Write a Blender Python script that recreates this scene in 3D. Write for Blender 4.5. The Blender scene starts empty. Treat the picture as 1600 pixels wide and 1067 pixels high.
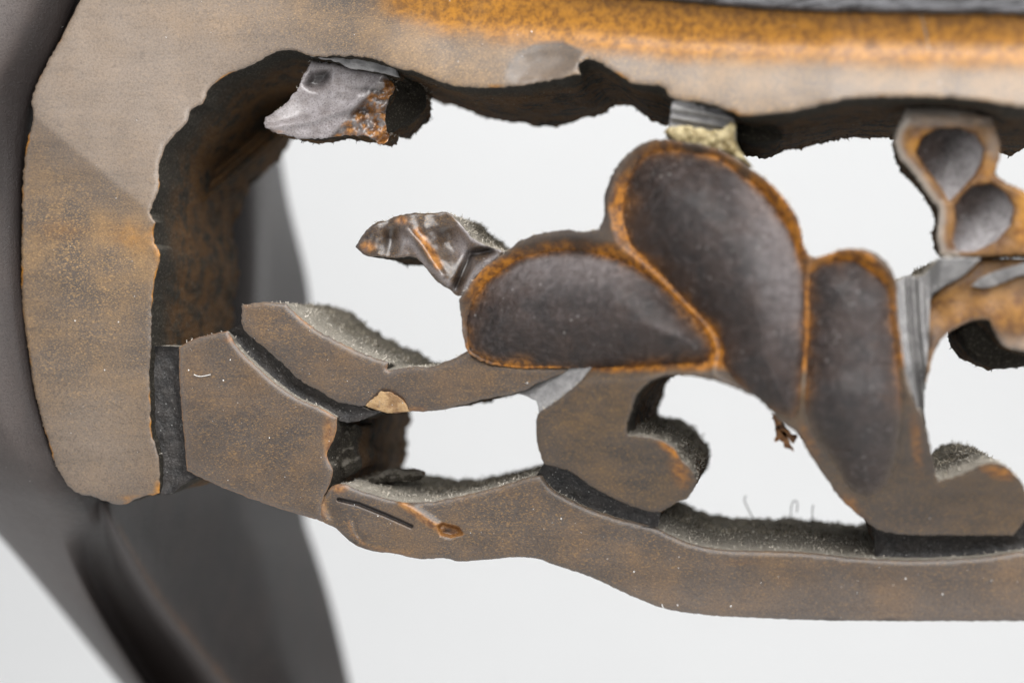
import bpy, math, random
import numpy as np
from mathutils import Vector, noise
from mathutils.geometry import delaunay_2d_cdt

random.seed(7); np.random.seed(7)
scene = bpy.context.scene
col = scene.collection

# ------------------------------------------------------------------ camera, world, lamps
S = 1.0 / 16000.0            # metres per design unit: the view is about 10 cm wide
F = 2400.0                   # camera distance in design units
YAW = math.atan(0.179)
CAM = np.array([F * math.sin(YAW), -F * math.cos(YAW), 0.0])

cam_data = bpy.data.cameras.new("camera")
cam = bpy.data.objects.new("camera", cam_data)
col.objects.link(cam)
cam.location = tuple(CAM * S)
cam.rotation_euler = (math.pi / 2, 0, YAW)
cam_data.sensor_width = 36
cam_data.lens = 36 * F / 1600
cam_data.clip_start = 0.005
cam_data.clip_end = 20
cam_data.dof.use_dof = True
cam_data.dof.focus_distance = (F + 60) * S
cam_data.dof.aperture_fstop = (cam_data.lens / 1000) / (66 * S)
scene.camera = cam

world = bpy.data.worlds.new("World"); scene.world = world
world.use_nodes = True
wb = world.node_tree.nodes["Background"]
wb.inputs[0].default_value = (0.93, 0.96, 1.0, 1); wb.inputs[1].default_value = 0.22

def area(name, loc, target, sx, sy, power, color=(1, 1, 1)):
    l = bpy.data.lights.new(name, 'AREA'); l.shape = 'RECTANGLE'; l.size = sx; l.size_y = sy
    l.energy = power; l.color = color
    o = bpy.data.objects.new(name, l); col.objects.link(o); o.location = loc
    o.rotation_euler = (Vector(target) - Vector(loc)).to_track_quat('-Z', 'Y').to_euler()
    return o
area("softbox_overhead", (0.05, -0.35, 0.42), (0, 0.0, 0), 0.50, 0.32, 4.1, (1.0, 0.985, 0.97))
area("softbox_left", (-0.55, -0.32, 0.12), (0, 0, 0), 0.36, 0.36, 0.7, (0.93, 0.96, 1.0))
area("softbox_right", (0.50, -0.32, 0.24), (0, 0, 0), 0.36, 0.36, 2.6, (0.97, 0.98, 1.0))
area("fill_front", (0.12, -0.60, 0.20), (0, 0, 0), 0.34, 0.22, 1.9, (1.0, 0.985, 0.96))  # added low fill that brightens the shadowed sills
area("backdrop_lamp", (0.0, 0.42, 0.75), (-0.02, 0.95, -0.05), 1.9, 0.25, 6.1, (1.0, 1.0, 0.995))

scene.view_settings.view_transform = 'Standard'
scene.view_settings.look = 'None'
scene.view_settings.exposure = 0
scene.view_settings.gamma = 1
scene.render.engine = 'CYCLES'
scene.cycles.use_denoising = True
scene.cycles.max_bounces = 6

# ------------------------------------------------------------------ mapping photo point + height -> place
_r = np.array([math.cos(YAW), math.sin(YAW), 0.0]); _u = np.array([0, 0, 1.0])
_a = np.array([-math.sin(YAW), math.cos(YAW), 0.0])
def U(px, py, h):
    px = np.asarray(px, float); py = np.asarray(py, float); h = np.asarray(h, float) + np.zeros_like(px)
    d = _a[None] * F + _r[None] * (px[:, None] - 800) + _u[None] * (533.5 - py[:, None])
    t = (-h - CAM[1]) / d[:, 1]
    return (CAM[None] + d * t[:, None])

def sstep(a, b, x):
    t = np.clip((x - a) / (b - a), 0, 1); return t * t * (3 - 2 * t)
def blob(x, y, cx, cy, rx, ry, ang=0.0):
    c, s = math.cos(ang), math.sin(ang)
    u = ((x - cx) * c + (y - cy) * s) / rx; v = (-(x - cx) * s + (y - cy) * c) / ry
    return np.exp(-(u * u + v * v))
def nz(x, y, sc, z=0.0, octaves=2):
    return np.array([noise.fractal(Vector((a * sc, b * sc, z)), 0.6, 2.0, octaves) for a, b in zip(x, y)])

def seg_dist(P, poly, closed=True):
    poly = np.asarray(poly, float); A = poly if closed else poly[:-1]
    B = np.roll(poly, -1, 0) if closed else poly[1:]
    out = np.full(len(P), 1e9)
    for a, b in zip(A, B):
        ab = b - a; L = max(ab @ ab, 1e-9)
        t = np.clip(((P - a) @ ab) / L, 0, 1)
        out = np.minimum(out, np.hypot(*(P - (a + t[:, None] * ab)).T))
    return out
def inside(P, poly):
    poly = np.asarray(poly, float); x, y = P[:, 0], P[:, 1]; r = np.zeros(len(P), bool)
    j = len(poly) - 1
    for i in range(len(poly)):
        xi, yi = poly[i]; xj, yj = poly[j]
        if yi != yj:
            r ^= ((yi > y) != (yj > y)) & (x < (xj - xi) * (y - yi) / (yj - yi) + xi)
        j = i
    return r
def sdist(P, poly):
    return np.where(inside(P, poly), 1, -1) * seg_dist(P, poly)

def smooth_outline(pts, step=4.0, corner=48, rough=0.5, seed=0.0):
    p = np.asarray(pts, float); n = len(p)
    a = p - np.roll(p, 1, 0); b = np.roll(p, -1, 0) - p
    ang = np.degrees(np.abs(np.angle(np.exp(1j * (np.arctan2(b[:, 1], b[:, 0]) - np.arctan2(a[:, 1], a[:, 0]))))))
    out = []
    for i in range(n):
        j = (i + 1) % n; seg = p[j] - p[i]; L = math.hypot(*seg)
        if L < 1e-6: continue
        def tan(k):
            if ang[k] > corner: return seg
            v = a[k] / max(np.hypot(*a[k]), 1e-6) + b[k] / max(np.hypot(*b[k]), 1e-6)
            return v / max(np.hypot(*v), 1e-6) * L
        t0, t1 = tan(i), tan(j)
        m = max(1, int(round(L / step)))
        for k in range(m):
            t = k / m
            h00 = 2*t**3-3*t*t+1; h10 = t**3-2*t*t+t; h01 = -2*t**3+3*t*t; h11 = t**3-t*t
            out.append(h00 * p[i] + h10 * t0 + h01 * p[j] + h11 * t1)
    q = np.array(out)
    nr = normals2(q)
    w = np.array([noise.fractal(Vector((x * 0.11, y * 0.11, seed)), 0.7, 2.0, 3) for x, y in q])
    return q + nr * (w * rough * 2.2)[:, None]
def normals2(q):
    t = np.roll(q, -1, 0) - np.roll(q, 1, 0); t /= np.maximum(np.hypot(*t.T), 1e-6)[:, None]
    ar = 0.5 * np.sum(q[:, 0] * np.roll(q[:, 1], -1) - np.roll(q[:, 0], -1) * q[:, 1])
    s = 1 if ar > 0 else -1
    return np.stack([t[:, 1], -t[:, 0]], 1) * s          # outward

# ------------------------------------------------------------------ materials
def mat(name):
    m = bpy.data.materials.new(name); m.use_nodes = True
    nt = m.node_tree; return m, nt, nt.nodes, nt.links, nt.nodes["Principled BSDF"]
class G:
    """little node graph helper"""
    def __init__(s, name):
        s.m, s.nt, s.n, s.l, s.b = mat(name)
        tc = s.n.new('ShaderNodeTexCoord'); mp = s.n.new('ShaderNodeMapping'); mp.inputs['Scale'].default_value = (160, 160, 160)
        s.l.new(tc.outputs['Object'], mp.inputs[0]); s.co = mp.outputs[0]
    def stretch(s, sc, rot=(0, 0, 0)):
        mp = s.n.new('ShaderNodeMapping'); mp.inputs['Scale'].default_value = sc; mp.inputs['Rotation'].default_value = rot
        s.l.new(s.co, mp.inputs[0]); return mp.outputs[0]
    def noise(s, scale, detail=4, rough=.6, co=None, dist=0):
        t = s.n.new('ShaderNodeTexNoise'); t.inputs['Scale'].default_value = scale; t.inputs['Detail'].default_value = detail
        t.inputs['Roughness'].default_value = rough; t.inputs['Distortion'].default_value = dist
        s.l.new(co or s.co, t.inputs['Vector']); return t.outputs[0]
    def vor(s, scale, co=None, out='Distance', rand=1):
        t = s.n.new('ShaderNodeTexVoronoi'); t.inputs['Scale'].default_value = scale; t.inputs['Randomness'].default_value = rand
        s.l.new(co or s.co, t.inputs['Vector']); return t.outputs[out]
    def ramp(s, v, a, b, lo=0., hi=1.):
        t = s.n.new('ShaderNodeMapRange'); t.interpolation_type = 'SMOOTHSTEP'
        s.put(v, t.inputs[0]); t.inputs[1].default_value = a; t.inputs[2].default_value = b
        t.inputs[3].default_value = lo; t.inputs[4].default_value = hi; return t.outputs[0]
    def put(s, v, sock):
        if isinstance(v, (int, float)): sock.default_value = v
        elif isinstance(v, tuple): sock.default_value = (*v, 1)[:4]
        else: s.l.new(v, sock)
    def math(s, op, a, b=0.0, clamp=False):
        t = s.n.new('ShaderNodeMath'); t.operation = op; t.use_clamp = clamp; s.put(a, t.inputs[0]); s.put(b, t.inputs[1]); return t.outputs[0]
    def mix(s, f, a, b, mode='MIX'):
        t = s.n.new('ShaderNodeMix'); t.data_type = 'RGBA'; t.blend_type = mode
        s.put(f, t.inputs[0]); s.put(a, t.inputs[6]); s.put(b, t.inputs[7]); return t.outputs[2]
    def attr(s, name):
        t = s.n.new('ShaderNodeAttribute'); t.attribute_name = name
        q = s.n.new('ShaderNodeSeparateColor'); s.l.new(t.outputs['Color'], q.inputs[0])
        return q.outputs[0], q.outputs[1], q.outputs[2], t.outputs['Alpha']
    def nz(s):
        t = s.n.new('ShaderNodeNewGeometry'); q = s.n.new('ShaderNodeSeparateXYZ'); s.l.new(t.outputs['Normal'], q.inputs[0]); return q.outputs[2]
    def bump(s, h, dist, strength=1.0, prev=None):
        t = s.n.new('ShaderNodeBump'); t.inputs['Strength'].default_value = strength; t.inputs['Distance'].default_value = dist * S
        s.put(h, t.inputs['Height'])
        if prev is not None: s.l.new(prev, t.inputs['Normal'])
        return t.outputs[0]
    def done(s, color, rough, normal=None, spec=0.5, coat=0.0, coat_rough=.3):
        s.put(color, s.b.inputs['Base Color']); s.put(rough, s.b.inputs['Roughness'])
        if normal is not None: s.l.new(normal, s.b.inputs['Normal'])
        s.b.inputs['Specular IOR Level'].default_value = spec
        s.b.inputs['Coat Weight'].default_value = coat; s.b.inputs['Coat Roughness'].default_value = coat_rough
        return s.m

def lacquer(name, dark=(0.038, 0.0275, 0.021), mid=(0.064, 0.046, 0.034), gold=(0.25, 0.138, 0.042), grain=(.5, 1.5, 1.5), rough=.42, film_sheen=(0.16, 0.135, 0.120),
            w1=(0.12, 0.045, 0.012), w2=(0.34, 0.16, 0.045), ripple=.5, wn=.5, coat=.3, fb=.6):
    g = G(name); wear, gd, fl, dk = g.attr("tint")
    nf = g.noise(34, 4, .7); nm = g.noise(2.2, 6, .6, g.stretch(grain, (0, .5, 0))); nl = g.noise(.9, 5, .62)
    nf2 = g.noise(52, 3, .65, g.stretch((0.5, 1, 1.3), (0, -.4, 0)))
    c = g.mix(g.ramp(nm, .30, .70), dark, mid)
    c = g.mix(g.math('MULTIPLY', g.ramp(nl, .40, .72), g.math('ADD', .16, g.math('MULTIPLY', gd, .60)), True), c, g.mix(.35, gold, w1))
    st = g.noise(5, 5, .65, g.stretch((.10, 1.6, 2.4), (0, .12, 0)))
    c = g.mix(g.math('MULTIPLY', g.ramp(st, .52, .66), .45), c, (0.034, 0.026, 0.022))
    sp = g.math('MULTIPLY', g.ramp(nf2, .52, .64), g.math('ADD', .24, g.math('MULTIPLY', gd, .8)), True)
    c = g.mix(sp, c, gold)
    c = g.mix(g.math('MULTIPLY', g.ramp(nf, .52, .30), .7), c, (0.028, 0.023, 0.024))
    c = g.mix(g.math('MULTIPLY', fl, g.ramp(nf, .30, .62, .5, 1.0), True), c, film_sheen)  # paler tint: greyish haze plus painted sheen and edge highlights
    wm = g.math('MULTIPLY', g.ramp(g.math('ADD', g.math('MULTIPLY', g.noise(7, 6, .6), wn), g.math('MULTIPLY', wear, .85)), wn * .5 + .12, wn * .5 + .80), g.ramp(wear, 0.02, .5), True)
    wc = g.mix(g.ramp(g.noise(9, 5, .7), .35, .65), w1, w2)
    c = g.mix(wm, c, wc)
    c = g.mix(g.math('MULTIPLY', dk, g.ramp(nm, .1, .6, .75, 1), True), c, (0.014, 0.010, 0.009))
    spot = g.math('MULTIPLY', g.ramp(g.vor(5.5), .055, .035), g.ramp(g.noise(2.2, 2), .52, .62), True)
    spot2 = g.math('MULTIPLY', g.ramp(g.vor(17), .085, .04), g.ramp(g.noise(3.1, 2), .50, .62), True)
    spot = g.math('MAXIMUM', g.math('MULTIPLY', spot, .8), g.math('MULTIPLY', spot2, .4))
    c = g.mix(spot, c, (0.62, 0.60, 0.58))
    r = g.math('ADD', g.ramp(nf, .3, .75, rough - .06, rough + .20), g.math('MULTIPLY', spot, .4))
    b = g.bump(nf, fb, .7); b = g.bump(nm, 2.2, ripple, b); b = g.bump(spot, 1.0, 1, b)
    return g.done(c, r, b, .5, coat, .26)

def wallmat(name, dark=(0.040, 0.034, 0.026), brown=(0.17, 0.082, 0.026), dust=(0.58, 0.53, 0.45), amount=1.0):
    g = G(name); n = g.noise(3, 6, .7); nf = g.noise(26, 5, .75); nfib = g.noise(16, 5, .7, g.stretch((1, 2.2, 1)), dist=1.5)
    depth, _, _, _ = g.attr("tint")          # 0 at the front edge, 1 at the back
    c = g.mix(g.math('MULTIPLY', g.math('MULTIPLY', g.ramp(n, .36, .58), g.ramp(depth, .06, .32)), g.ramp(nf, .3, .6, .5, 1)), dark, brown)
    c = g.mix(g.math('MULTIPLY', g.ramp(nf, .52, .66), .7), c, (0.20, 0.18, 0.135))
    up = g.ramp(g.math('ADD', g.nz(), g.math('MULTIPLY', g.math('SUBTRACT', nfib, .5), .5)), .25, .75)
    dcol = g.mix(g.ramp(g.math('ADD', nfib, g.math('MULTIPLY', depth, .22)), .44, .74), dust, (0.20, 0.18, 0.135))  # dust darkens with depth, sill shade painted into its colour
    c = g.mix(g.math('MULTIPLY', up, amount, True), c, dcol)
    spk = g.ramp(g.vor(13), .10, .05)
    c = g.mix(g.math('MULTIPLY', spk, g.ramp(g.noise(4, 2), .45, .6)), c, (0.32, 0.31, 0.28))
    b = g.bump(nf, 4.0, 1); b = g.bump(nfib, 7.0, .9, b)
    return g.done(c, .92, b, .25)

M_LAC = lacquer("dark_lacquer")
M_RAIL = lacquer("rail_lacquer", dark=(0.052, 0.039, 0.031), mid=(0.086, 0.064, 0.049), gold=(0.40, 0.24, 0.09), grain=(.3, 1.6, 1.8), film_sheen=(0.31, 0.243, 0.188), w1=(0.18, 0.070, 0.004), w2=(0.42, 0.175, 0.010), wn=.3, coat=.4)
M_BODY = lacquer("flower_lacquer", w1=(0.09, 0.030, 0.005), w2=(0.42, 0.16, 0.010), gold=(0.26, 0.15, 0.045), wn=.45, coat=.12, rough=.5)
M_GLOSS = lacquer("glossy_facet_lacquer", dark=(0.022, 0.015, 0.012), mid=(0.055, 0.038, 0.030), gold=(0.24, 0.14, 0.05), film_sheen=(0.30, 0.275, 0.28), w1=(0.10, 0.034, 0.006), w2=(0.42, 0.18, 0.04), wn=.5, coat=.7, rough=.3)
M_LEG = lacquer("leg_lacquer", dark=(0.012, 0.0095, 0.009), mid=(0.026, 0.020, 0.018), gold=(0.06, 0.048, 0.045), grain=(2, 2, .6), film_sheen=(0.125, 0.107, 0.100), ripple=1.2, coat=.05, fb=2.6)
M_LEG.node_tree.nodes["Principled BSDF"].inputs["Specular IOR Level"].default_value = .25
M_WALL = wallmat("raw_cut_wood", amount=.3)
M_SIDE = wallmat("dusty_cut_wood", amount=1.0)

def petalmat(name="petal_lacquer", fc=(0.24, 0.215, 0.215), lo=.26):
    g = G(name); wear, gd, fl, dk = g.attr("tint")
    n = g.noise(2.4, 6, .65); nf = g.noise(20, 5, .7); nb = g.noise(9, 6, .75, dist=.3)
    c = g.mix(g.ramp(n, .35, .65), (0.009, 0.005, 0.0045), (0.030, 0.017, 0.013))
    c = g.mix(g.math('MULTIPLY', g.ramp(nb, .48, .72), .5), c, (0.125, 0.100, 0.098))
    c = g.mix(g.math('MULTIPLY', g.ramp(nf, .55, .75), .30), c, (0.16, 0.11, 0.075))
    wm = g.math('MULTIPLY', wear, g.ramp(nb, .28, .55), True)
    c = g.mix(gd, c, (0.14, 0.105, 0.075))
    c = g.mix(wm, c, g.mix(g.ramp(nb, .35, .65), (0.09, 0.032, 0.01), (0.38, 0.15, 0.014)))
    c = g.mix(g.math('MULTIPLY', fl, g.ramp(nb, .3, .65, .5, 1)), c, fc)  # painted highlight of petals and buds
    spot = g.math('MULTIPLY', g.ramp(g.vor(7), .16, .05), g.ramp(g.noise(2, 2), .45, .6))
    c = g.mix(g.math('MULTIPLY', spot, .5), c, (0.5, 0.48, 0.46))
    b = g.bump(nf, 1.6, .9); b = g.bump(nb, 6.0, .8, b); b = g.bump(n, 9.0, .5, b)
    return g.done(c, g.ramp(nb, .3, .7, lo, lo + .29), b, .5, .15, .25)
M_PETAL = petalmat()
M_BUD = petalmat("bud_lacquer", (0.46, 0.44, 0.45), .18)

def rimmat():
    g = G("worn_orange_lacquer"); wear, gd, fl, dk = g.attr("tint")
    n = g.noise(5, 5, .65); nf = g.noise(22, 4, .7)
    a = g.mix(g.ramp(n, .35, .65), (0.055, 0.030, 0.018), (0.13, 0.070, 0.032))
    o = g.mix(g.ramp(n, .32, .62), (0.20, 0.075, 0.010), (0.42, 0.19, 0.025))
    c = g.mix(g.math('MULTIPLY', wear, g.ramp(nf, .25, .5, .75, 1), True), a, o)
    c = g.mix(fl, c, (0.33, 0.29, 0.25))
    c = g.mix(dk, c, (0.02, 0.014, 0.012))
    b = g.bump(nf, 1.2, .6); b = g.bump(n, 4, .5, b)
    return g.done(c, g.ramp(nf, .3, .7, .38, .6), b, .45, .1)
M_RIM = rimmat()

def groovemat(name, a, b_, rough=.45, streak=(1, 1, 1)):
    g = G(name); n = g.noise(5, 5, .65, g.stretch(streak)); nf = g.noise(26, 4, .7)
    c = g.mix(g.ramp(n, .35, .65), a, b_)
    c = g.mix(g.math('MULTIPLY', g.ramp(nf, .55, .7), .5), c, (0.20, 0.19, 0.18))
    spk = g.math('MULTIPLY', g.ramp(g.vor(11), .13, .05), g.ramp(g.noise(3, 2), .45, .6))
    c = g.mix(spk, c, (0.4, 0.4, 0.38))
    b = g.bump(nf, 2.0, .9); b = g.bump(n, 5, .7, b)
    return g.done(c, rough, b, .5)
M_GROOVE = groovemat("groove_lacquer", (0.009, 0.008, 0.008), (0.026, 0.022, 0.020))
M_BEVEL = groovemat("bevel_sheen_lacquer", (0.20, 0.195, 0.195), (0.33, 0.32, 0.315), .30)  # pale grey stands in for the white reflection on bevels
M_GLUE = groovemat("old_resin", (0.22, 0.16, 0.06), (0.55, 0.46, 0.26), .35)
M_CHIP = groovemat("chipped_bare_wood", (0.20, 0.11, 0.045), (0.42, 0.27, 0.13), .6)
M_RAW = groovemat("splintered_wood", (0.10, 0.035, 0.008), (0.36, 0.16, 0.05), .5, (1, 1, 3))
M_LEDGE = groovemat("dusty_ledge_lacquer", (0.012, 0.011, 0.012), (0.13, 0.13, 0.14), .5, (.6, 1, 3))

def simple(name, c, r=.9):
    m, nt, n, l, b = mat(name); b.inputs['Base Color'].default_value = (*c, 1); b.inputs['Roughness'].default_value = r
    return m

def fibremat(name, c1, c2):
    g = G(name); return g.done(g.mix(g.ramp(g.noise(3, 3), .35, .65), c1, c2), .9, None, .2)
M_FIB_L = fibremat("pale_dust_fibre", (0.36, 0.32, 0.26), (0.68, 0.63, 0.55))
M_FIB_D = fibremat("grey_dust_fibre", (0.08, 0.070, 0.052), (0.36, 0.32, 0.25))
M_FIB_B = fibremat("dark_wood_fibre", (0.018, 0.014, 0.010), (0.055, 0.036, 0.020))
M_HAIR = simple("white_lint", (0.75, 0.74, 0.72), .6)

# ------------------------------------------------------------------ the stand
ROOT = bpy.data.objects.new("carved_wooden_stand", None); col.objects.link(ROOT)
ROOT["label"] = "antique dark lacquered wooden stand with chipped pierced floral carving and curved leg, in close-up"
ROOT["category"] = "wooden stand"

def make_mesh(name, verts, faces, mats, fmat=None, tint=None, parent=ROOT, sharp=None):
    me = bpy.data.meshes.new(name)
    me.from_pydata([tuple(v) for v in np.asarray(verts) * S], [], faces)
    for m in mats: me.materials.append(m)
    if fmat is not None: me.polygons.foreach_set('material_index', np.asarray(fmat, np.int32))
    me.polygons.foreach_set('use_smooth', np.ones(len(me.polygons), bool))
    if tint is not None:
        at = me.color_attributes.new("tint", 'FLOAT_COLOR', 'POINT')
        at.data.foreach_set('color', np.asarray(tint, np.float32).ravel())
    me.update()
    o = bpy.data.objects.new(name, me); col.objects.link(o)
    if parent is not None: o.parent = parent
    return o

FUZZ = []       # (points, normals) samples of cut walls for the dust fibres

def part(name, pts, hfun, back, front_mat, wall_mat=None, tint=None, step=4.0, grid=5.0, rough=.5, wall_amp=3.0,
         back_amp=4.0, round_r=7.0, round_h=4.0, parent=ROOT, seed=0.0, rings=None, corner=48, fuzz=True, label=None, smooth_wall=1.0, refine=()):
    q = smooth_outline(pts, step, corner, rough, seed)
    nr = normals2(q)
    cand = [q]
    extra = []
    for off in (round_r * .35, round_r * .9):
        e = q - nr * off; extra.append(e)
    x0, y0 = q.min(0) - 1; x1, y1 = q.max(0) + 1
    gx, gy = np.meshgrid(np.arange(x0, x1, grid), np.arange(y0, y1, grid))
    gx = gx + (np.arange(gx.shape[0]) % 2)[:, None] * grid * .5
    P = np.stack([gx.ravel(), gy.ravel()], 1); P = P[inside(P, q)]
    d = seg_dist(P, q)
    inner = P[d > round_r * .9 + grid * .45]
    for k, e in enumerate(extra):
        off = (round_r * .35, round_r * .9)[k]
        ins = inside(e, q); e = e[ins]
        if len(e): e = e[seg_dist(e, q) > off * .8]; cand.append(e)
    for pl, rad, sp in refine:
        pl = np.asarray(pl, float); a0 = pl.min(0) - rad; a1 = pl.max(0) + rad
        ux, uy = np.meshgrid(np.arange(a0[0], a1[0], sp), np.arange(a0[1], a1[1], sp)); R_ = np.stack([ux.ravel(), uy.ravel()], 1)
        R_ = R_[(seg_dist(R_, pl, False) < rad)]; R_ = R_[inside(R_, q)]; R_ = R_[seg_dist(R_, q) > round_r * .9 + 1.5]
        inner = inner[seg_dist(inner, pl, False) > rad + .6]; cand.append(R_)
    cand.append(inner)
    allp = np.concatenate(cand)
    n = len(q)
    r = delaunay_2d_cdt([Vector((a, b)) for a, b in allp], [(i, (i + 1) % n) for i in range(n)], [], 1, 1e-4)
    v2 = np.array([(v.x, v.y) for v in r[0]]); tris = [tuple(f) for f in r[2]]
    d = seg_dist(v2, q); 
    h = hfun(v2[:, 0], v2[:, 1], d)
    h = h - round_h * (1 - np.clip(d / round_r, 0, 1)) ** 2
    V = U(v2[:, 0], v2[:, 1], h)
    tv = np.zeros((len(v2), 4)); 
    if tint is not None:
        for k, a in enumerate(tint(v2[:, 0], v2[:, 1], d)):
            tv[:, k] = np.clip(a, 0, 1)
    # orient to the camera (-y)
    def flip(f):
        a, b, c = (V[i] for i in f); nn = np.cross(b - a, c - a); return f if nn[1] < 0 else f[::-1]
    f0 = tris[len(tris) // 2]
    if flip(f0) is not f0: tris = [t[::-1] for t in tris]
    faces = list(tris); fm = [0] * len(faces)
    if back is not None:
        hq = hfun(q[:, 0], q[:, 1], np.zeros(n)) - round_h
        W0 = U(q[:, 0], q[:, 1], hq)
        bk = back(q[:, 0], q[:, 1]) if callable(back) else np.full(n, float(back))
        dep = np.maximum(hq - bk, 4)
        K = rings or int(np.clip(dep.max() / 14, 3, 26))
        base = len(V); VV = [V]; TT = [tv]
        wn = np.stack([nr[:, 0], np.zeros(n), -nr[:, 1]], 1)
        kk = np.ones(13) / 13.0
        Ws = np.stack([np.convolve(np.concatenate([W0[-6:, c], W0[:, c], W0[:6, c]]), kk, 'valid') for c in range(3)], 1) if n > 30 else W0
        if 0 < K:
            for k in range(K + 1):
                t = k / K
                bl_ = min(1, t * 5) * smooth_wall; w = W0 * (1 - bl_) + Ws * bl_; w[:, 1] = W0[:, 1] + dep * t
                am = wall_amp * min(1, t * 5) + (back_amp * max(0, t - .8) * 5)
                if am > 0:
                    ds = np.array([noise.fractal(Vector((p[0] * .035, p[1] * .02, p[2] * .035 + seed)), .6, 2.1, 4) + .45 * noise.noise(Vector((p[0] * .3, p[1] * .12, p[2] * .3))) for p in w])
                    w += wn * (ds * am)[:, None]
                if t > .94: w += wn * (-2.0)
                VV.append(w); T = np.zeros((n, 4)); T[:, 0] = t; TT.append(T)
            V = np.concatenate(VV); tv = np.concatenate(TT)
            ar = 0.5 * np.sum(q[:, 0] * np.roll(q[:, 1], -1) - np.roll(q[:, 0], -1) * q[:, 1])
            for k in range(K):
                a = base + k * n; b = a + n
                for i in range(n):
                    j = (i + 1) % n
                    f = (a + i, a + j, b + j, b + i) if ar > 0 else (a + i, b + i, b + j, a + j)
                    faces.append(f); fm.append(1)
            last = list(range(base + K * n, base + K * n + n))
            faces.append(tuple(last) if ar > 0 else tuple(last[::-1])); fm.append(1)
            if fuzz:
                for k in range(0, K):
                    FUZZ.append((VV[1 + k], VV[2 + k], wn, (k + .5) / K))
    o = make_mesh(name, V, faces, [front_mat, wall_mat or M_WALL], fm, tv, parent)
    if label: o["label"] = label
    return o

def Z(x): return np.zeros_like(x)

# ---- heights ------------------------------------------------------
def yb(x): return np.interp(x, [300, 450, 700, 900, 1100, 1300, 1700], [60, 92, 127, 140, 158, 163, 172])
def R(x): return np.interp(x, [300, 500, 900, 1300, 1700], [-20, 30, 110, 190, 230])
RT = np.linspace(-60, 260, 321)
_sl = (-0.20 - .0052 * np.clip(RT, 0, 86)) * (1 - sstep(66, 112, RT)) + .16 * sstep(66, 112, RT)
RH = np.cumsum(_sl); RH -= np.interp(0, RT, RH)
def h_frame(x, y, d):
    # left stile with the facet above the crease line (54,182)-(235,332)
    s = ((x - 54) * 150 + (182 - y) * 181) / 235.0
    s = np.maximum(s, 0)
    left = -0.14 * s * (s < 150) - (21 + 21 * (1 - np.exp(-(s - 150) / 150))) * (s >= 150)
    left = left - 0.00025 * np.maximum(150 - x, 0) ** 2 * sstep(150, 300, y) - 0.00020 * np.maximum(y - 560, 0) ** 2
    t = yb(x) - y
    s1 = 86.0
    rail = R(x) + np.interp(t, RT, RH)
    w = sstep(330, 620, x)
    h = left * (1 - w) + rail * w
    # shallow scooped patch
    h -= 8 * sstep(-2, 26, sdist(np.stack([x, y], 1), SCOOP))
    h += 1.2 * nz(x, y, .012, 3.3)
    return h
SCOOP = [(788, 140), (792, 108), (812, 82), (842, 70), (880, 68), (908, 80), (906, 105), (880, 125), (850, 140)]
def h_seg(x, y, d): return 2.0 * nz(x, y, .01, 1.1) - 0.00018 * np.maximum(y - 700, 0) ** 2
def h_s2(x, y, d): return 1.5 * nz(x, y, .01, 5.1) + 70 * sstep(590, 930, x)
def h_bar(x, y, d):
    return 1.5 * nz(x, y, .01, 7.1) - 20 * sstep(700, 1500, x) - 0.00035 * np.maximum(y - 880, 0) ** 2
def h_body0(x, y):
    k = sstep(830, 600, y)
    return 14 + (40 + 105 * sstep(720, 1150, x)) * k - 30 * sstep(700, 900, y) * sstep(1300, 1500, x)

PET_L = [(734,479),(754,448),(781,425),(811,404),(852,393),(902,391),(953,399),(994,418),(1024,438),(1058,468),(1088,499),(1108,525),(1114,549),(1103,566),(1037,570),(943,575),(869,573),(794,571),(751,560),(734,546),(730,509)]
PET_M = [(972,324),(979,287),(999,250),(1029,236),(1080,238),(1117,243),(1154,270),(1188,297),(1212,327),(1235,360),(1249,398),(1258,431),(1259,472),(1258,530),(1253,590),(1249,640),(1240,655),(1212,645),(1185,622),(1155,600),(1132,572),(1127,536),(1107,506),(1073,472),(1039,435),(1012,408),(985,381),(976,350)]
PET_R = [(1264,431),(1276,418),(1303,408),(1333,408),(1364,428),(1384,448),(1392,472),(1394,506),(1401,556),(1408,607),(1409,657),(1404,700),(1394,735),(1381,762),(1354,779),(1327,765),(1306,728),(1282,693),(1264,662),(1257,625),(1260,560),(1264,500)]
BODY = [(731,549),(721,495),(718,468),(731,448),(758,418),(789,394),(812,377),(849,364),(883,359),(919,362),(936,358),(943,338),(945,304),(962,263),(989,233),(1019,219),(1070,222),(1121,234),(1171,262),(1205,288),(1235,322),(1250,352),(1256,385),(1266,402),(1279,402),(1310,391),(1347,389),(1374,399),(1394,423),(1402,448),(1401,475),(1407,522),(1417,590),(1429,627),(1441,650),(1451,684),(1460,730),(1465,753),(1499,742),(1532,727),(1559,723),(1586,742),(1603,768),(1604,805),(1583,836),(1490,836),(1397,833),(1370,826),(1347,809),(1310,775),(1289,745),(1262,705),(1249,681),(1215,654),(1195,630),(1151,607),(1105,592),(1071,587),(1037,587),(1018,595),(994,617),(987,640),(979,668),(982,681),(998,681),(1030,688),(1050,698),(1064,718),(1081,735),(1089,752),(1077,775),(1057,786),(1030,799),(1016,799),(929,762),(888,735),(851,725),(841,701),(838,670),(841,647),(865,630),(909,593),(932,562),(922,574),(870,575),(794,573),(751,563)]
def h_body(x, y, d):
    P = np.stack([x, y], 1); h = h_body0(x, y)
    sd = np.maximum(np.maximum(sdist(P, PET_L), sdist(P, PET_M)), sdist(P, PET_R))
    h = h - 60 * sstep(2, 12, sd)                        # carved out below the petals
    h = h - 16 * np.clip((sd + 20) / 20, 0, 1) * (.25 + .75 * sstep(640, 570, y))
    return h + 1.5 * nz(x, y, .015, 2.2)
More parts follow.
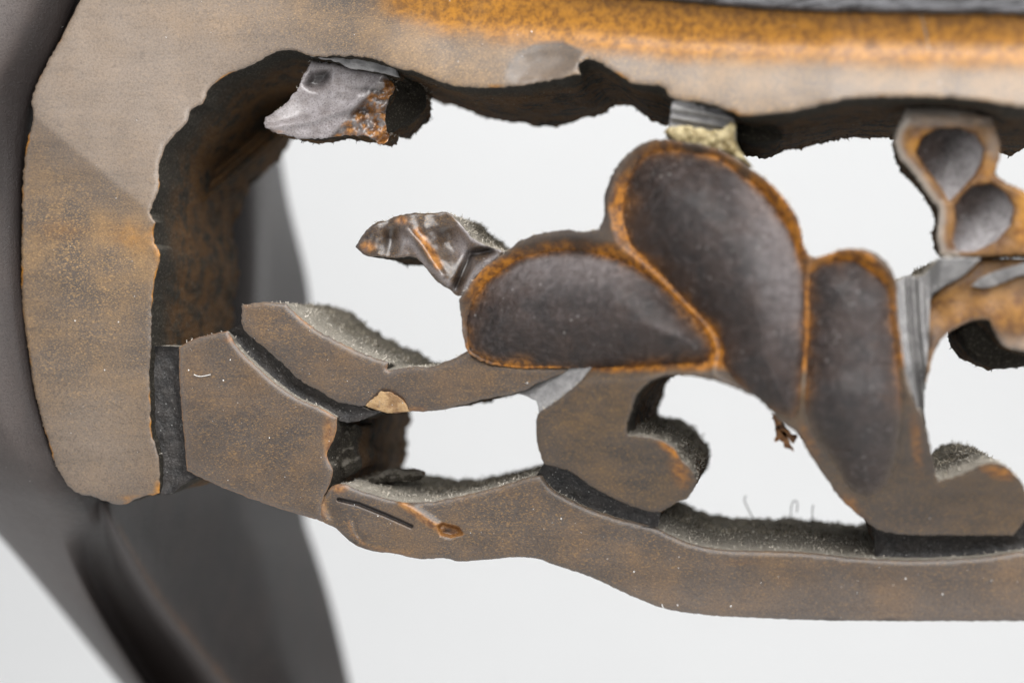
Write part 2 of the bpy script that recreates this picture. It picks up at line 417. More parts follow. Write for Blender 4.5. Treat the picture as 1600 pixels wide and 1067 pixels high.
def t_body(x, y, d):
    P = np.stack([x, y], 1)
    sd = np.maximum(np.maximum(sdist(P, PET_L), sdist(P, PET_M)), sdist(P, PET_R))
    near = sstep(-34, -6, sd)
    top = sstep(600, 560, y)
    low = 1 - top
    hot = .50 + .9 * blob(x, y, 1015, 410, 60, 55) + .8 * blob(x, y, 962, 320, 16, 60) + .7 * blob(x, y, 1215, 320, 45, 60) + .9 * blob(x, y, 1350, 405, 50, 25) + .8 * blob(x, y, 1110, 510, 50, 60) + .7 * blob(x, y, 1258, 560, 8, 90) + .6 * blob(x, y, 760, 420, 40, 30) + .6 * blob(x, y, 900, 575, 160, 10)
    wear = np.clip(near * top * hot * (1.0 + .6 * nz(x, y, .02, 2)), 0, 1)
    wear = wear + .6 * blob(x, y, 1062, 735, 22, 40, -.3) + .7 * blob(x, y, 1050, 700, 30, 9, .4) + .8 * blob(x, y, 1560, 738, 34, 12, .25) \
        + .55 * blob(x, y, 1432, 690, 14, 70, -.1) + .5 * blob(x, y, 1265, 690, 14, 50, -.5) + .5 * blob(x, y, 1330, 790, 18, 40, -.8)
    gold = .5 * blob(x, y, 930, 660, 70, 60) + .7 * blob(x, y, 1010, 570, 120, 14) + .5 * blob(x, y, 1010, 740, 60, 40) + .25 * low
    film_sheen = .0 * x
    dark = .55 * blob(x, y, 905, 372, 30, 10) + .5 * blob(x, y, 950, 300, 12, 60) * (x < 962)
    return wear, gold, film_sheen + .15 * sstep(5, 0, d), dark  # includes a thin painted highlight along the outline

BK = lambda x, y: np.interp(x, [240, 900, 1500], [-385, -330, -250]) - 130 * sstep(330, 180, y) * sstep(620, 450, x) - 150 * sstep(580, 640, y) * sstep(850, 980, x)

# ---- frame: stile and top rail -----------------------------------
FRAME = [(150,-60),(125,0),(95,61),(61,125),(49,162),(53,184),(44,216),(36,280),(35,340),(35,475),(44,542),(54,610),(79,700),(92,735),(115,766),(150,777),(189,788),(216,778),(250,770),(250,741),(245,701),(237,677),(235,630),(233,590),(236,542),(237,482),(241,441),(249,407),(249,394),(241,380),(240,362),(244,348),(234,333),(249,290),(248,270),(256,236),(270,213),(294,189),(297,175),(319,159),(324,142),(337,130),(358,116),(378,108),(402,98),(425,84),(459,79),(483,88),(518,88),(562,89),(589,94),(619,107),(650,113),(680,125),(714,135),(771,137),(822,133),(866,125),(889,119),(906,116),(903,101),(916,93),(928,94),(942,101),(969,118),(989,130),(1036,137),(1048,152),(1095,160),(1137,172),(1158,180),(1198,179),(1249,172),(1289,162),(1323,155),(1364,152),(1430,152),(1499,154),(1560,162),(1600,169),(1680,178),(1680,-60)]
def t_frame(x, y, d):
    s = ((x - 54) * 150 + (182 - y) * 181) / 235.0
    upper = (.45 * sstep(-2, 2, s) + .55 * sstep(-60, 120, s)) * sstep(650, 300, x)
    t = yb(x) - y
    band = sstep(380, 900, x)
    orange = band * (.35 * sstep(30, 70, t) + .65 * sstep(62, 100, t))
    gold = .95 * orange + 1.1 * (1 - upper) * blob(x, y, 140, 390, 130, 80, .5) + .5 * blob(x, y, 120, 560, 120, 90) + .55 * blob(x, y, 430, 30, 160, 45) + .95 * sstep(350, 800, x) * sstep(110, 20, t)
    wear = 1.0 * orange * (1 + .5 * nz(x, y, .01, 4)) + .25 * band * sstep(20, 90, t) + .75 * np.exp(-d / 2.5) * nz(x, y, .02, 9) * 2.2 + .45 * (1 - upper) * blob(x, y, 210, 370, 60, 40, .4) + .4 * (1 - upper) * blob(x, y, 90, 360, 60, 30) + .7 * blob(x, y, 250, 385, 8, 28) + .6 * blob(x, y, 215, 778, 34, 8) + .5 * blob(x, y, 245, 760, 8, 14) + .4 * blob(x, y, 771, 133, 70, 4) + .4 * blob(x, y, 1300, 158, 60, 4)
    film_sheen = .45 * upper * (1 - .5 * orange) + .30 * blob(x, y, 150, 690, 90, 100) + .10 + .30 * band * sstep(95, 50, t)  # upper facet and rail paler, sheen from above painted in
    sc = sstep(-2, 4, sdist(np.stack([x, y], 1), SCOOP))
    gold = gold * (1 - sc); film_sheen = film_sheen * (1 - sc) + .30 * sc
    # pale scratch across the orange band
    film_sheen = film_sheen + .9 * np.exp(-seg_dist(np.stack([x, y], 1), [(1438, 18), (1446, 50), (1452, 78)], False) / 3.0)
    film_sheen = film_sheen * (1 - .85 * orange)
    scr = .85 * np.exp(-seg_dist(np.stack([x, y], 1), [(1438, 18), (1446, 50), (1452, 78)], False) / 3.5)
    film_sheen = film_sheen + scr; wear = wear * (1 - scr); gold = gold * (1 - scr)
    return wear * (1 - sc), gold, film_sheen, .12 * sc + .6 * np.exp(-(seg_dist(np.stack([x, y], 1), SCOOP[1:6], False) / 2.5) ** 2)
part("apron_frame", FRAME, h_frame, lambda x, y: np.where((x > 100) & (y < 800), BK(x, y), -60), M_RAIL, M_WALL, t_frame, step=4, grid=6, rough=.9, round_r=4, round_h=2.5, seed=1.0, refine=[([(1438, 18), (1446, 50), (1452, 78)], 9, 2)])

# ---- ledge over the rail ------------------------------------------
def h_ledge(x, y, d):
    yl = np.interp(x, [860, 960, 1060, 1229, 1600, 1700], [-22, -7, 2, 15, 22, 23]); t = yl - y
    return R(x) - 10 - 6 * sstep(9, 18, t) + 5 * np.sin(np.clip(t, 0, 14) / 14 * math.pi)
part("ledge", [(800,-60),(860,-22),(960,-7),(1060,1),(1145,9),(1229,15),(1400,19),(1600,22),(1690,24),(1690,-60)], h_ledge, lambda x, y: R(x) - 260, M_LEDGE, M_WALL, None, grid=4, rough=.5, round_r=4, seed=2, fuzz=False)

# ---- vine segments ------------------------------------------------
S1 = [(280,542),(300,531),(330,522),(356,517),(371,542),(405,576),(456,617),(506,640),(527,652),(524,680),(511,711),(520,735),(513,762),(506,775),(503,792),(506,815),(472,805),(405,783),(350,762),(304,741),(292,735),(287,674),(282,620),(280,576)]
part("vine_segment", S1, h_seg, lambda x, y: -385 - 130 * sstep(400, 500, x), M_LAC, M_SIDE,
     lambda x, y, d: (.6 * blob(x, y, 512, 680, 12, 40) + .5 * blob(x, y, 357, 530, 14, 8) + .5 * np.exp(-d / 3), .35 + .3 * blob(x, y, 420, 690, 80, 60), .30 * np.exp(-d / 5) + .12, Z(x)), rough=.5, seed=3)  # pale line at the edge is a painted highlight
S2 = [(377,477),(410,472),(448,474),(454,482),(465,492),(495,516),(525,531),(549,544),(576,555),(606,566),(604,578),(647,573),(674,573),(697,565),(731,549),(751,562),(794,572),(870,575),(925,572),(934,558),(900,575),(838,600),(809,614),(765,622),(720,633),(697,639),(657,643),(641,642),(630,624),(597,610),(572,633),(545,631),(526,627),(500,611),(472,596),(435,562),(405,536),(380,512)]
part("vine_leaf", S2, h_s2, BK, M_LAC, M_SIDE,
     lambda x, y, d: (.9 * blob(x, y, 475, 498, 22, 7, .75) + .5 * blob(x, y, 540, 538, 30, 6, .5) + .6 * blob(x, y, 606, 575, 7, 10) + .6 * blob(x, y, 650, 640, 30, 6) + .45 * blob(x, y, 385, 480, 10, 8), .4 + .5 * blob(x, y, 800, 590, 90, 30) + .3 * blob(x, y, 430, 500, 60, 30), .12 + .3 * np.exp(-d / 4), Z(x)), rough=.7, seed=4)  # edge highlight painted in as a paler tint
CHIP = [(570,634),(596,611),(612,614),(628,624),(641,643),(603,644)]
part("chipped_edge", CHIP, lambda x, y, d: 6 - .22 * (y - 611), -60, M_CHIP, M_RAW, None, grid=3, step=3, rough=.8, round_r=2, round_h=1, seed=5, fuzz=False, label="bare wood where a chip broke off the leaf")

BAR = [(540,756),(552,762),(596,776),(623,783),(670,784),(714,776),(782,759),(832,744),(846,742),(862,762),(895,782),(962,808),(1020,822),(1043,833),(1064,843),(1097,853),(1165,860),(1210,860),(1276,864),(1330,870),(1397,874),(1465,874),(1532,870),(1583,863),(1600,861),(1680,855),(1680,971),(1600,970),(1400,970),(1290,969),(1185,965),(1100,960),(1037,950),(981,928),(925,902),(869,883),(841,873),(812,870),(760,874),(711,876),(697,872),(657,873),(613,864),(579,860),(549,847),(522,823),(505,815),(498,796),(508,773),(522,758)]
CRACK = [(529, 780), (560, 787), (600, 803), (643, 822)]
PIT = [(684, 822), (692, 818), (716, 824), (722, 834), (704, 838), (690, 834)]
def h_bar2(x, y, d):
    P = np.stack([x, y], 1); h = h_bar(x, y, d)
    h = h - 9 * np.exp(-(seg_dist(P, CRACK, False) / 2.2) ** 2) - 16 * sstep(-3, 3, sdist(P, PIT))
    h = h + 5 * np.exp(-(seg_dist(P, [(628, 786), (660, 806), (690, 826)], False) / 6) ** 2)
    h = h - 6 * blob(x, y, 560, 852, 34, 12, .5) * (1 + nz(x, y, .08, 2)) - 7 * blob(x, y, 515, 800, 12, 34, -.3)
    h = h - 3 * np.exp(-(seg_dist(P, [(552, 812), (556, 832), (570, 848), (600, 855)], False) / 3) ** 2)
    return h
def t_bar(x, y, d):
    P = np.stack([x, y], 1)
    raw = np.exp(-(seg_dist(P, [(628, 786), (655, 806), (690, 828)], False) / 7) ** 2)
    wear = 1.0 * raw + .8 * blob(x, y, 530, 762, 16, 10) + .8 * sstep(-6, 0, sdist(P, PIT)) + .35 * blob(x, y, 1150, 878, 60, 12) + .30 * blob(x, y, 1320, 880, 50, 10) + .3 * blob(x, y, 1600, 872, 40, 12) + .35 * blob(x, y, 740, 855, 22, 5)
    gold = .38 + .4 * blob(x, y, 800, 800, 110, 40) + .25 * blob(x, y, 1000, 860, 160, 30)
    pale = blob(x, y, 506, 795, 9, 26) + .9 * np.exp(-(seg_dist(P, [(545, 815), (550, 835), (575, 855), (640, 866)], False) / 5) ** 2)
    film_sheen = .12 + .25 * sstep(880, 960, y) + .08 * np.exp(-d / 4)  # last term paints a faint highlight along the edge
    gold = gold + 1.2 * pale; wear = wear + .5 * pale
    dark = 1.5 * np.exp(-(seg_dist(P, CRACK, False) / 3.0) ** 2) + .9 * blob(x, y, 700, 829, 9, 5) + .6 * np.exp(-(seg_dist(P, [(536, 838), (580, 861), (650, 875), (710, 877)], False) / 2.5) ** 2) * 1.1
    dark = dark + .8 * blob(x, y, 1390, 968, 16, 2) + .7 * blob(x, y, 1300, 967, 16, 2)
    return wear, gold, film_sheen, dark
part("lower_rail", BAR, h_bar2, lambda x, y: np.interp(x, [500, 900, 1500], [-385, -430, -500]), M_LAC, M_SIDE, t_bar, rough=.4, seed=6, grid=4.5, refine=[(CRACK, 6, 1.6), ([(684, 822), (722, 834)], 12, 1.8), ([(630, 786), (660, 806), (684, 822)], 8, 2.0), ([(515, 790), (545, 840), (600, 862)], 22, 2.5)])

# ---- grooves between segments ---------------------------------------
def groove(pts, h0, mt=None, slope=0.0, axis=(1, 0), **k):
    a = np.array(pts, float).mean(0)
    return part("groove", pts, lambda x, y, d: h0 - 1.3 * np.minimum(d, 18) * (1 - .5 * np.minimum(d, 18) / 18) + 1.5 * nz(x, y, .06, 3, 3) + slope * ((x - a[0]) * axis[0] + (y - a[1]) * axis[1]), lambda x, y: BK(x, y) + 10, mt or M_GROOVE, M_SIDE, None, grid=4, rough=.4, fuzz=False, round_h=0, **k)
groove([(225,538),(240,540),(270,541),(284,541),(286,640),(291,674),(297,735),(311,745),(285,758),(270,771),(245,773),(228,700),(226,620)], -14, slope=-.12, axis=(1, .1), seed=10)
groove([(350,520),(374,509),(386,512),(408,534),(474,594),(528,625),(560,632),(575,640),(600,642),(545,660),(527,656),(506,646),(456,623),(405,582),(366,544)], -10, slope=.2, axis=(.6, -.8), seed=11)
groove([(838,742),(852,720),(900,735),(935,758),(1016,794),(1032,800),(1028,822),(1014,824),(955,812),(890,788)], -2, slope=-.30, axis=(-.4, .9), seed=12)
groove([(1366,822),(1400,830),(1490,833),(1583,833),(1600,812),(1690,805),(1690,862),(1583,867),(1532,874),(1465,878),(1397,878),(1368,872)], -38, slope=-.25, axis=(0, 1), seed=13)

# ---- flower body, petals --------------------------------------------
part("leaf_cluster", BODY, h_body, BK, M_BODY, M_SIDE, t_body, rough=.8, grid=4, step=3.5, seed=20, round_r=5, round_h=3, back_amp=5)
def dome(poly, A, Rr, hl=None):
    def f(x, y, d):
        b = h_body0(x, y) - 4 - 12 * sstep(640, 570, y)
        k = np.clip(d / Rr, 0, 1)
        return b + A * (1 - (1 - k) ** 1.7) + (hl(x, y) if hl else 0) + 1.6 * nz(x, y, .02, 4)
    return f
def petal(poly, A, Rr, film_sheen, hl=None, wearw=6, **k):
    return part("petal", poly, dome(poly, A, Rr, hl), lambda x, y: h_body0(x, y) - 70, M_PETAL, M_GROOVE,
                lambda x, y, d: (np.exp(-d / np.clip(wearw * (1 + 1.2 * nz(x, y, .02, 6)), 2, 20)) * (.8 + 1.1 * nz(x, y, .015, 5)) * sstep(690, 590, y), .95 * np.exp(-d / 7) * sstep(590, 680, y), film_sheen(x, y, d), Z(x)), grid=4, step=3.5, rough=.8, round_r=4, round_h=1, fuzz=False, **k)
petal(PET_L, 50, 74, lambda x, y, d: .62 * sstep(480, 400, y) * sstep(4, 14, d), hl=lambda x, y: 0 * x, seed=21, label="low domed petal on the left of the flower")  # upper part paler, its highlight painted in
petal(PET_M, 64, 92, lambda x, y, d: .75 * sstep(-30, 60, (x - 1175) - .25 * (y - 400)) * sstep(0, 14, d) * sstep(640, 450, y), seed=22, label="tall middle petal of the flower")  # right side paler, highlight painted into the colour
petal(PET_R, 34, 60, lambda x, y, d: .10 * sstep(1290, 1400, x) + .0, seed=23, label="narrow right petal tapering downwards")

# pale bevels, reflected light painted into their grey
def bevel(pts, hf, mt=M_BEVEL, back=-200, **k):
    return part("bevel", pts, hf, back, mt, M_SIDE, k.pop('tint', None), grid=3, step=3, rough=.4, round_r=2, round_h=1, fuzz=False, **k)
bevel([(936,556),(889,570),(835,600),(811,614),(838,626),(843,646),(865,630),(909,593)], lambda x, y, d: h_body0(x, y) - 4 - 0.55 * np.clip(((865 - x) * .62 + (y - 630) * -.62) + 20, 0, 60), seed=30)

# ---- stripes and leaf at the right ----------------------------------
STR = [(1398,440),(1418,432),(1438,432),(1452,422),(1466,404),(1500,402),(1532,404),(1508,428),(1467,452),(1456,462),(1453,500),(1450,540),(1447,590),(1444,640),(1450,684),(1440,655),(1426,627),(1414,590),(1404,522),(1398,475)]
def h_str(x, y, d):
    c = np.interp(y, [440, 520, 600, 680], [1421, 1426, 1436, 1446])     # valley line
    w = sstep(1450, 1470, x) * (y < 462)
    v = 40 - 26 * (1 - np.clip(np.abs(x - c) / 16, 0, 1)) + 4 * np.sin((x - c) * .55)
    return 60 + v * (1 - w) + w * (70 - .8 * (y - 425)) - 80 * sstep(560, 690, y)
part("bevelled_edge", STR, h_str, BK, M_BEVEL, M_SIDE, None, grid=3, step=3, rough=.6, round_r=3, round_h=2, seed=31)
OR = [(1453,470),(1466,455),(1508,430),(1530,404),(1690,404),(1690,590),(1600,549),(1568,540),(1553,516),(1545,499),(1526,499),(1499,509),(1474,527),(1458,556),(1450,590),(1446,600),(1449,540)]
part("leaf", OR, lambda x, y, d: 80 + 10 * nz(x, y, .01, 3) + .05 * (x - 1450), BK, M_RIM, M_SIDE,
     lambda x, y, d: (.55 - .4 * sstep(500, 530, y) + .25 * nz(x, y, .02), Z(x), .35 * sstep(515, 545, y) * sstep(1540, 1570, x) + .3 * np.exp(-d / 3), .55 * sstep(510, 440, y) * sstep(1440, 1600, x) * .6), grid=5, rough=.6, seed=32, label="worn orange carved leaf at the right")
bevel([(1517,447),(1530,436),(1549,427),(1600,412),(1690,400),(1690,424),(1600,429),(1541,450)], lambda x, y, d: 100 + .7 * (440 - y), back=40, seed=33)
part("scroll", [(1495,515),(1512,502),(1541,497),(1560,525),(1610,545),(1690,552),(1690,575),(1600,573),(1566,577),(1543,573),(1512,550)], lambda x, y, d: -30 + .4 * (530 - y), BK, M_SIDE, M_SIDE, None, grid=4, rough=1.4, seed=34, round_r=8, round_h=12)

TW = [(1416,168),(1455,168),(1491,169),(1548,182),(1557,205),(1563,238),(1553,272),(1572,285),(1600,299),(1690,335),(1690,398),(1600,399),(1530,400),(1485,402),(1468,399),(1464,360),(1467,327),(1457,314),(1426,271),(1403,241),(1398,218),(1408,190)]
PA = [(1429,238),(1440,212),(1466,198),(1500,197),(1526,209),(1539,232),(1535,255),(1525,273),(1501,300),(1483,316),(1468,294),(1442,261)]
PB = [(1517,289),(1550,284),(1573,300),(1585,323),(1580,353),(1557,379),(1524,394),(1493,395),(1488,373),(1491,343),(1489,322),(1501,304)]
def h_tw0(x, y): return 130 + .0 * x - .10 * (y - 200) * (y > 200)
def h_tw(x, y, d):
    P = np.stack([x, y], 1); sd = np.maximum(sdist(P, PA), sdist(P, PB))
    return h_tw0(x, y) - 50 * sstep(0, 6, sd) - .6 * np.maximum(183 - y, 0) * .8 + 1.5 * nz(x, y, .05, 2)
part("twig_cup", TW, h_tw, lambda x, y: 30 + 0 * x, M_RIM, M_SIDE,
     lambda x, y, d: (1.1 * blob(x, y, 1436, 222, 18, 12, -.6) + .8 * blob(x, y, 1545, 260, 16, 22) + .95 * sstep(1575, 1600, x) * sstep(395, 360, y) + .35, Z(x), .85 * sstep(16, 4, d) * (x < 1500) + .75 * sstep(183, 172, y) + .5 * sstep(205, 188, y) + .45 * blob(x, y, 1552, 225, 12, 30), .3 * blob(x, y, 1585, 330, 10, 30)), grid=3.5, step=3, rough=.8, seed=35, label="twig stub holding two scooped buds")
def scoop(poly, cx, cy, rx, ry, dep):
    def f(x, y, d):
        u = ((x - cx) / rx) ** 2 + ((y - cy) / ry) ** 2
        return h_tw0(x, y) - 4 - dep * np.clip(1 - u, 0, 1)
    return f
for poly, c, lb in ((PA, (1486, 240, 62, 78, 32), "upper scooped bud"), (PB, (1532, 330, 58, 68, 30), "lower scooped bud")):
    part("bud", poly, scoop(poly, *c), lambda x, y: h_tw0(x, y) - 60, M_BUD, M_GROOVE, (lambda cx, cy: (lambda x, y, d: (.5 * np.exp(-d / 2.5), Z(x), .95 * sstep(-20, 45, (x - cx) * .7 + (y - cy) * .6), Z(x))))(c[0], c[1]), grid=3, step=3, rough=.5, round_r=3, round_h=0, seed=36, fuzz=False, label=lb)  # lower right paler, the light it catches painted in

# ---- joint under the rail, resin, knob --------------------------------
part("bridge", [(1050,160),(1058,158),(1095,166),(1137,176),(1148,190),(1150,215),(1145,228),(1110,228),(1070,222),(1040,214),(1046,190)],
     lambda x, y, d: 120 + 5 * np.sin((y - .18 * (x - 1050)) * .42) - .5 * (y - 190), BK, M_BEVEL, M_SIDE, None, grid=3, step=3, rough=.6, seed=40, round_r=3)
part("resin", [(1034,206),(1046,199),(1075,197),(1105,203),(1130,202),(1143,190),(1150,196),(1148,222),(1156,236),(1178,262),(1150,246),(1128,236),(1100,230),(1060,222)],
     lambda x, y, d: 138 + 7 * nz(x, y, .06, 1) + .25 * np.minimum(d, 12) - .3 * (y - 205), 60, M_GLUE, M_GLUE, None, grid=3, step=3, rough=1.2, seed=41, round_r=4, round_h=4, fuzz=False, label="yellowed glue squeezed out of the joint")
part("knob", [(1146,184),(1160,180),(1185,185),(1208,196),(1222,208),(1222,218),(1200,223),(1165,223),(1148,216)],
     lambda x, y, d: 40 + 16 * np.sqrt(np.clip(d / 18, 0, 1)), -160, M_WALL, M_WALL, None, grid=3, step=3, rough=.6, seed=42, round_r=2, fuzz=False)

# ---- broken twig below the rail ----------------------------------------
STUB = [(488,96),(520,100),(560,108),(602,118),(618,136),(606,160),(602,180),(605,205),(608,211),(600,225),(592,226),(580,216),(568,212),(535,213),(501,217),(470,217),(444,212),(424,205),(413,196),(413,189),(440,167),(461,145),(474,120)]
PITS = [(476, 132), (488, 112), (516, 110), (514, 128), (500, 142), (486, 140)]
def h_stub(x, y, d):
    # smooth hollow facet upper left, splintered face lower right
    s = ((x - 500) * .45 + (y - 178) * .9)
    f = -30 + 0.22 * np.minimum(s + 60, 60) - 16 * sstep(-7, 11, sdist(np.stack([x, y], 1), PITS)) + 7 * np.exp(-(seg_dist(np.stack([x, y], 1), [(420, 200), (480, 190), (540, 172), (560, 150)], False) / 6) ** 2) - 10 * blob(x, y, 480, 165, 40, 22, -.6)
    spl = 13 * nz(x + .6 * y, y, .045, 3, 4) - 12 * blob(x, y, 575, 140, 26, 5, .1) - 11 * blob(x, y, 560, 175, 26, 7, -.05)
    w = sstep(-4, 8, (x - 560) * .75 + (y - 165) * .66)
    return f + w * (spl - 8) + 5 * np.exp(-(((x - 560) * .75 + (y - 165) * .66) / 8) ** 2)
def t_stub(x, y, d):
    k = (x - 560) * .75 + (y - 165) * .66; w = sstep(-6, 10, k)
    n = nz(x, y * 1.5, .06, 8, 3)
    return np.clip(w * (.55 + .9 * n), 0, 1) + .8 * blob(x, y, 598, 215, 12, 12) + .5 * blob(x, y, 430, 206, 20, 6), .3 * w, (1 - w) * (.75 + .3 * n) + .35 * w * (n < 0), .95 * sstep(-8, 8, sdist(np.stack([x, y], 1), PITS) + 5 * nz(x, y, .08, 2)) * sstep(150, 120, y + .3 * (x - 500)) + .8 * blob(x, y, 575, 140, 24, 4, .1) + .8 * blob(x, y, 560, 176, 24, 6)
part("broken_twig", STUB, h_stub, lambda x, y: np.interp(x, [410, 560, 620], [-70, -80, -110]), M_GLOSS, M_WALL, t_stub, grid=3, step=3, rough=1.0, seed=43, round_r=3, round_h=2, corner=60, refine=[([(490, 125), (505, 120)], 26, 1.8)], label="snapped twig with splintered end under the rail")
part("broken_wall", [(598,112),(628,118),(652,128),(664,150),(662,172),(645,186),(625,196),(612,208),(600,210),(596,160)], lambda x, y, d: -40 - 1.2 * (x - 600) + 5 * nz(x, y, .05, 2, 3) + 8, -170, M_WALL, M_WALL, None, grid=4, step=3, rough=1.2, seed=46)
part("bevel", [(483,88),(518,88),(562,90),(589,95),(619,107),(625,122),(600,116),(570,110),(548,108),(528,98),(500,92)], lambda x, y, d: -12 + .2 * (x - 483) * .4, -120, M_BEVEL, M_WALL, None, grid=3, step=3, rough=.6, round_r=2, fuzz=False, seed=44)

# ---- small twig in the middle ---------------------------------------------
TW2 = [(556,386),(562,374),(575,358),(590,347),(604,345),(616,339),(640,334),(670,334),(701,333),(714,345),(741,374),(768,387),(790,393),(775,405),(756,420),(737,442),(728,462),(716,462),(702,452),(684,441),(664,418),(652,404),(640,401),(618,403),(596,401),(570,399)]
TIP = [(556,386),(570,399),(618,403),(645,402),(660,412),(672,432),(640,422),(610,408),(575,400)]
def h_tw2(x, y, d):
    h = 6 + .12 * (x - 600) - .35 * np.maximum(355 - y, 0)
    h = h - 20 * blob(x, y, 612, 372, 13, 26, .1)
    h = h - 30 * blob(x, y, 706, 380, 24, 32, -.5)
    h = h + 9 * np.exp(-(seg_dist(np.stack([x, y], 1), [(636, 358), (660, 385), (690, 430)], False) / 7) ** 2)
    h = h - 24 * np.exp(-(seg_dist(np.stack([x, y], 1), [(765, 393), (735, 398), (722, 430), (712, 452)], False) / 7) ** 2)
    return h + 2 * nz(x, y, .05, 6)
def t_tw2(x, y, d):
    P = np.stack([x, y], 1)
    wear = .9 * np.exp(-(seg_dist(P, [(652, 362), (668, 385), (686, 415)], False) / 9) ** 2) + .7 * blob(x, y, 575, 385, 16, 12) + .8 * blob(x, y, 628, 345, 14, 8)
    film_sheen = .65 * blob(x, y, 722, 385, 13, 26, -.3) + .5 * np.exp(-(seg_dist(P, [(640, 375), (665, 412), (710, 450)], False) / 5) ** 2) + .8 * sstep(5, 1, d) * (x > 715) * (y < 392) + .4 * blob(x, y, 632, 375, 10, 25) + .6 * np.exp(-(seg_dist(P, [(775, 400), (745, 425), (728, 452)], False) / 6) ** 2)
    dark = .9 * blob(x, y, 608, 372, 9, 20, .1) + .7 * blob(x, y, 690, 362, 12, 12) + .5 * blob(x, y, 700, 400, 12, 20, -.5) + .9 * np.exp(-(seg_dist(P, [(768, 392), (742, 392), (722, 425), (712, 448)], False) / 4) ** 2)
    return wear, .5 * blob(x, y, 670, 344, 40, 10) + .3, film_sheen, dark
part("twig", TW2, h_tw2, lambda x, y: np.interp(x, [556, 800], [-230, -300]), M_GLOSS, M_SIDE, t_tw2, grid=3, step=3, rough=.6, seed=45, round_r=3, round_h=2, label="small forked twig left of the flower")

# ------------------------------------------------------------------ curved leg
ROWS = [   # y, [(px, h) ...] outer silhouette -> front -> joint -> ridge -> inner silhouette
 (-80,  [(-330,-300),(-250,40),(-60,60),(60,30),(150,-50),(190,-430),(300,-560),(400,-700),(415,-900),(436,-1300)]),
 (60,   [(-330,-300),(-260,40),(-80,60),(20,36),(98,-40),(150,-430),(300,-560),(400,-700),(418,-900),(436,-1300)]),
 (170,  [(-320,-300),(-250,40),(-90,60),(-15,34),(56,-40),(120,-430),(300,-560),(398,-700),(418,-900),(432,-1300)]),
 (300,  [(-300,-300),(-230,40),(-100,60),(-25,30),(40,-30),(100,-430),(300,-560),(396,-700),(424,-900),(448,-1300)]),
 (450,  [(-240,-300),(-180,40),(-90,55),(-20,30),(40,-26),(100,-430),(300,-560),(396,-700),(422,-900),(482,-1300)]),
 (600,  [(-160,-400),(-130,30),(-60,45),(0,25),(58,-26),(110,-420),(300,-560),(390,-700),(425,-900),(490,-1350)]),
 (700,  [(-100,-450),(-80,-40),(-30,0),(30,5),(86,-30),(130,-340),(260,-540),(380,-800),(425,-1000),(480,-1400)]),
 (765,  [(-62,-500),(-48,-160),(0,-80),(60,-40),(120,-50),(150,-150),(180,-220),(240,-420),(380,-900),(474,-1400)]),
 (810,  [(-26,-560),(-14,-260),(30,-170),(90,-130),(138,-150),(158,-190),(176,-180),(215,-380),(380,-900),(476,-1400)]),
 (860,  [(18,-640),(28,-380),(66,-290),(104,-260),(136,-360),(170,-360),(198,-300),(238,-460),(400,-950),(492,-1400)]),
 (930,  [(76,-800),(86,-560),(112,-470),(138,-460),(158,-600),(205,-600),(238,-500),(285,-620),(420,-1000),(514,-1420)]),
 (1010, [(140,-960),(150,-760),(168,-680),(186,-680),(200,-860),(262,-840),(300,-700),(345,-800),(440,-1050),(534,-1440)]),
 (1090, [(204,-1100),(212,-920),(226,-850),(240,-860),(252,-1040),(318,-1000),(360,-880),(405,-960),(470,-1100),(552,-1460)]),
 (1250, [(330,-1300),(338,-1200),(350,-1140),(362,-1150),(374,-1280),(420,-1260),(460,-1180),(500,-1220),(530,-1300),(590,-1500)]),
 (1500, [(470,-1500),(476,-1440),(486,-1400),(498,-1410),(510,-1480),(540,-1470),(570,-1420),(600,-1440),(620,-1480),(650,-1560)]),
 (3620, [(560,-1540),(566,-1480),(576,-1430),(588,-1440),(600,-1500),(630,-1490),(660,-1440),(690,-1460),(710,-1500),(740,-1580)]),
]
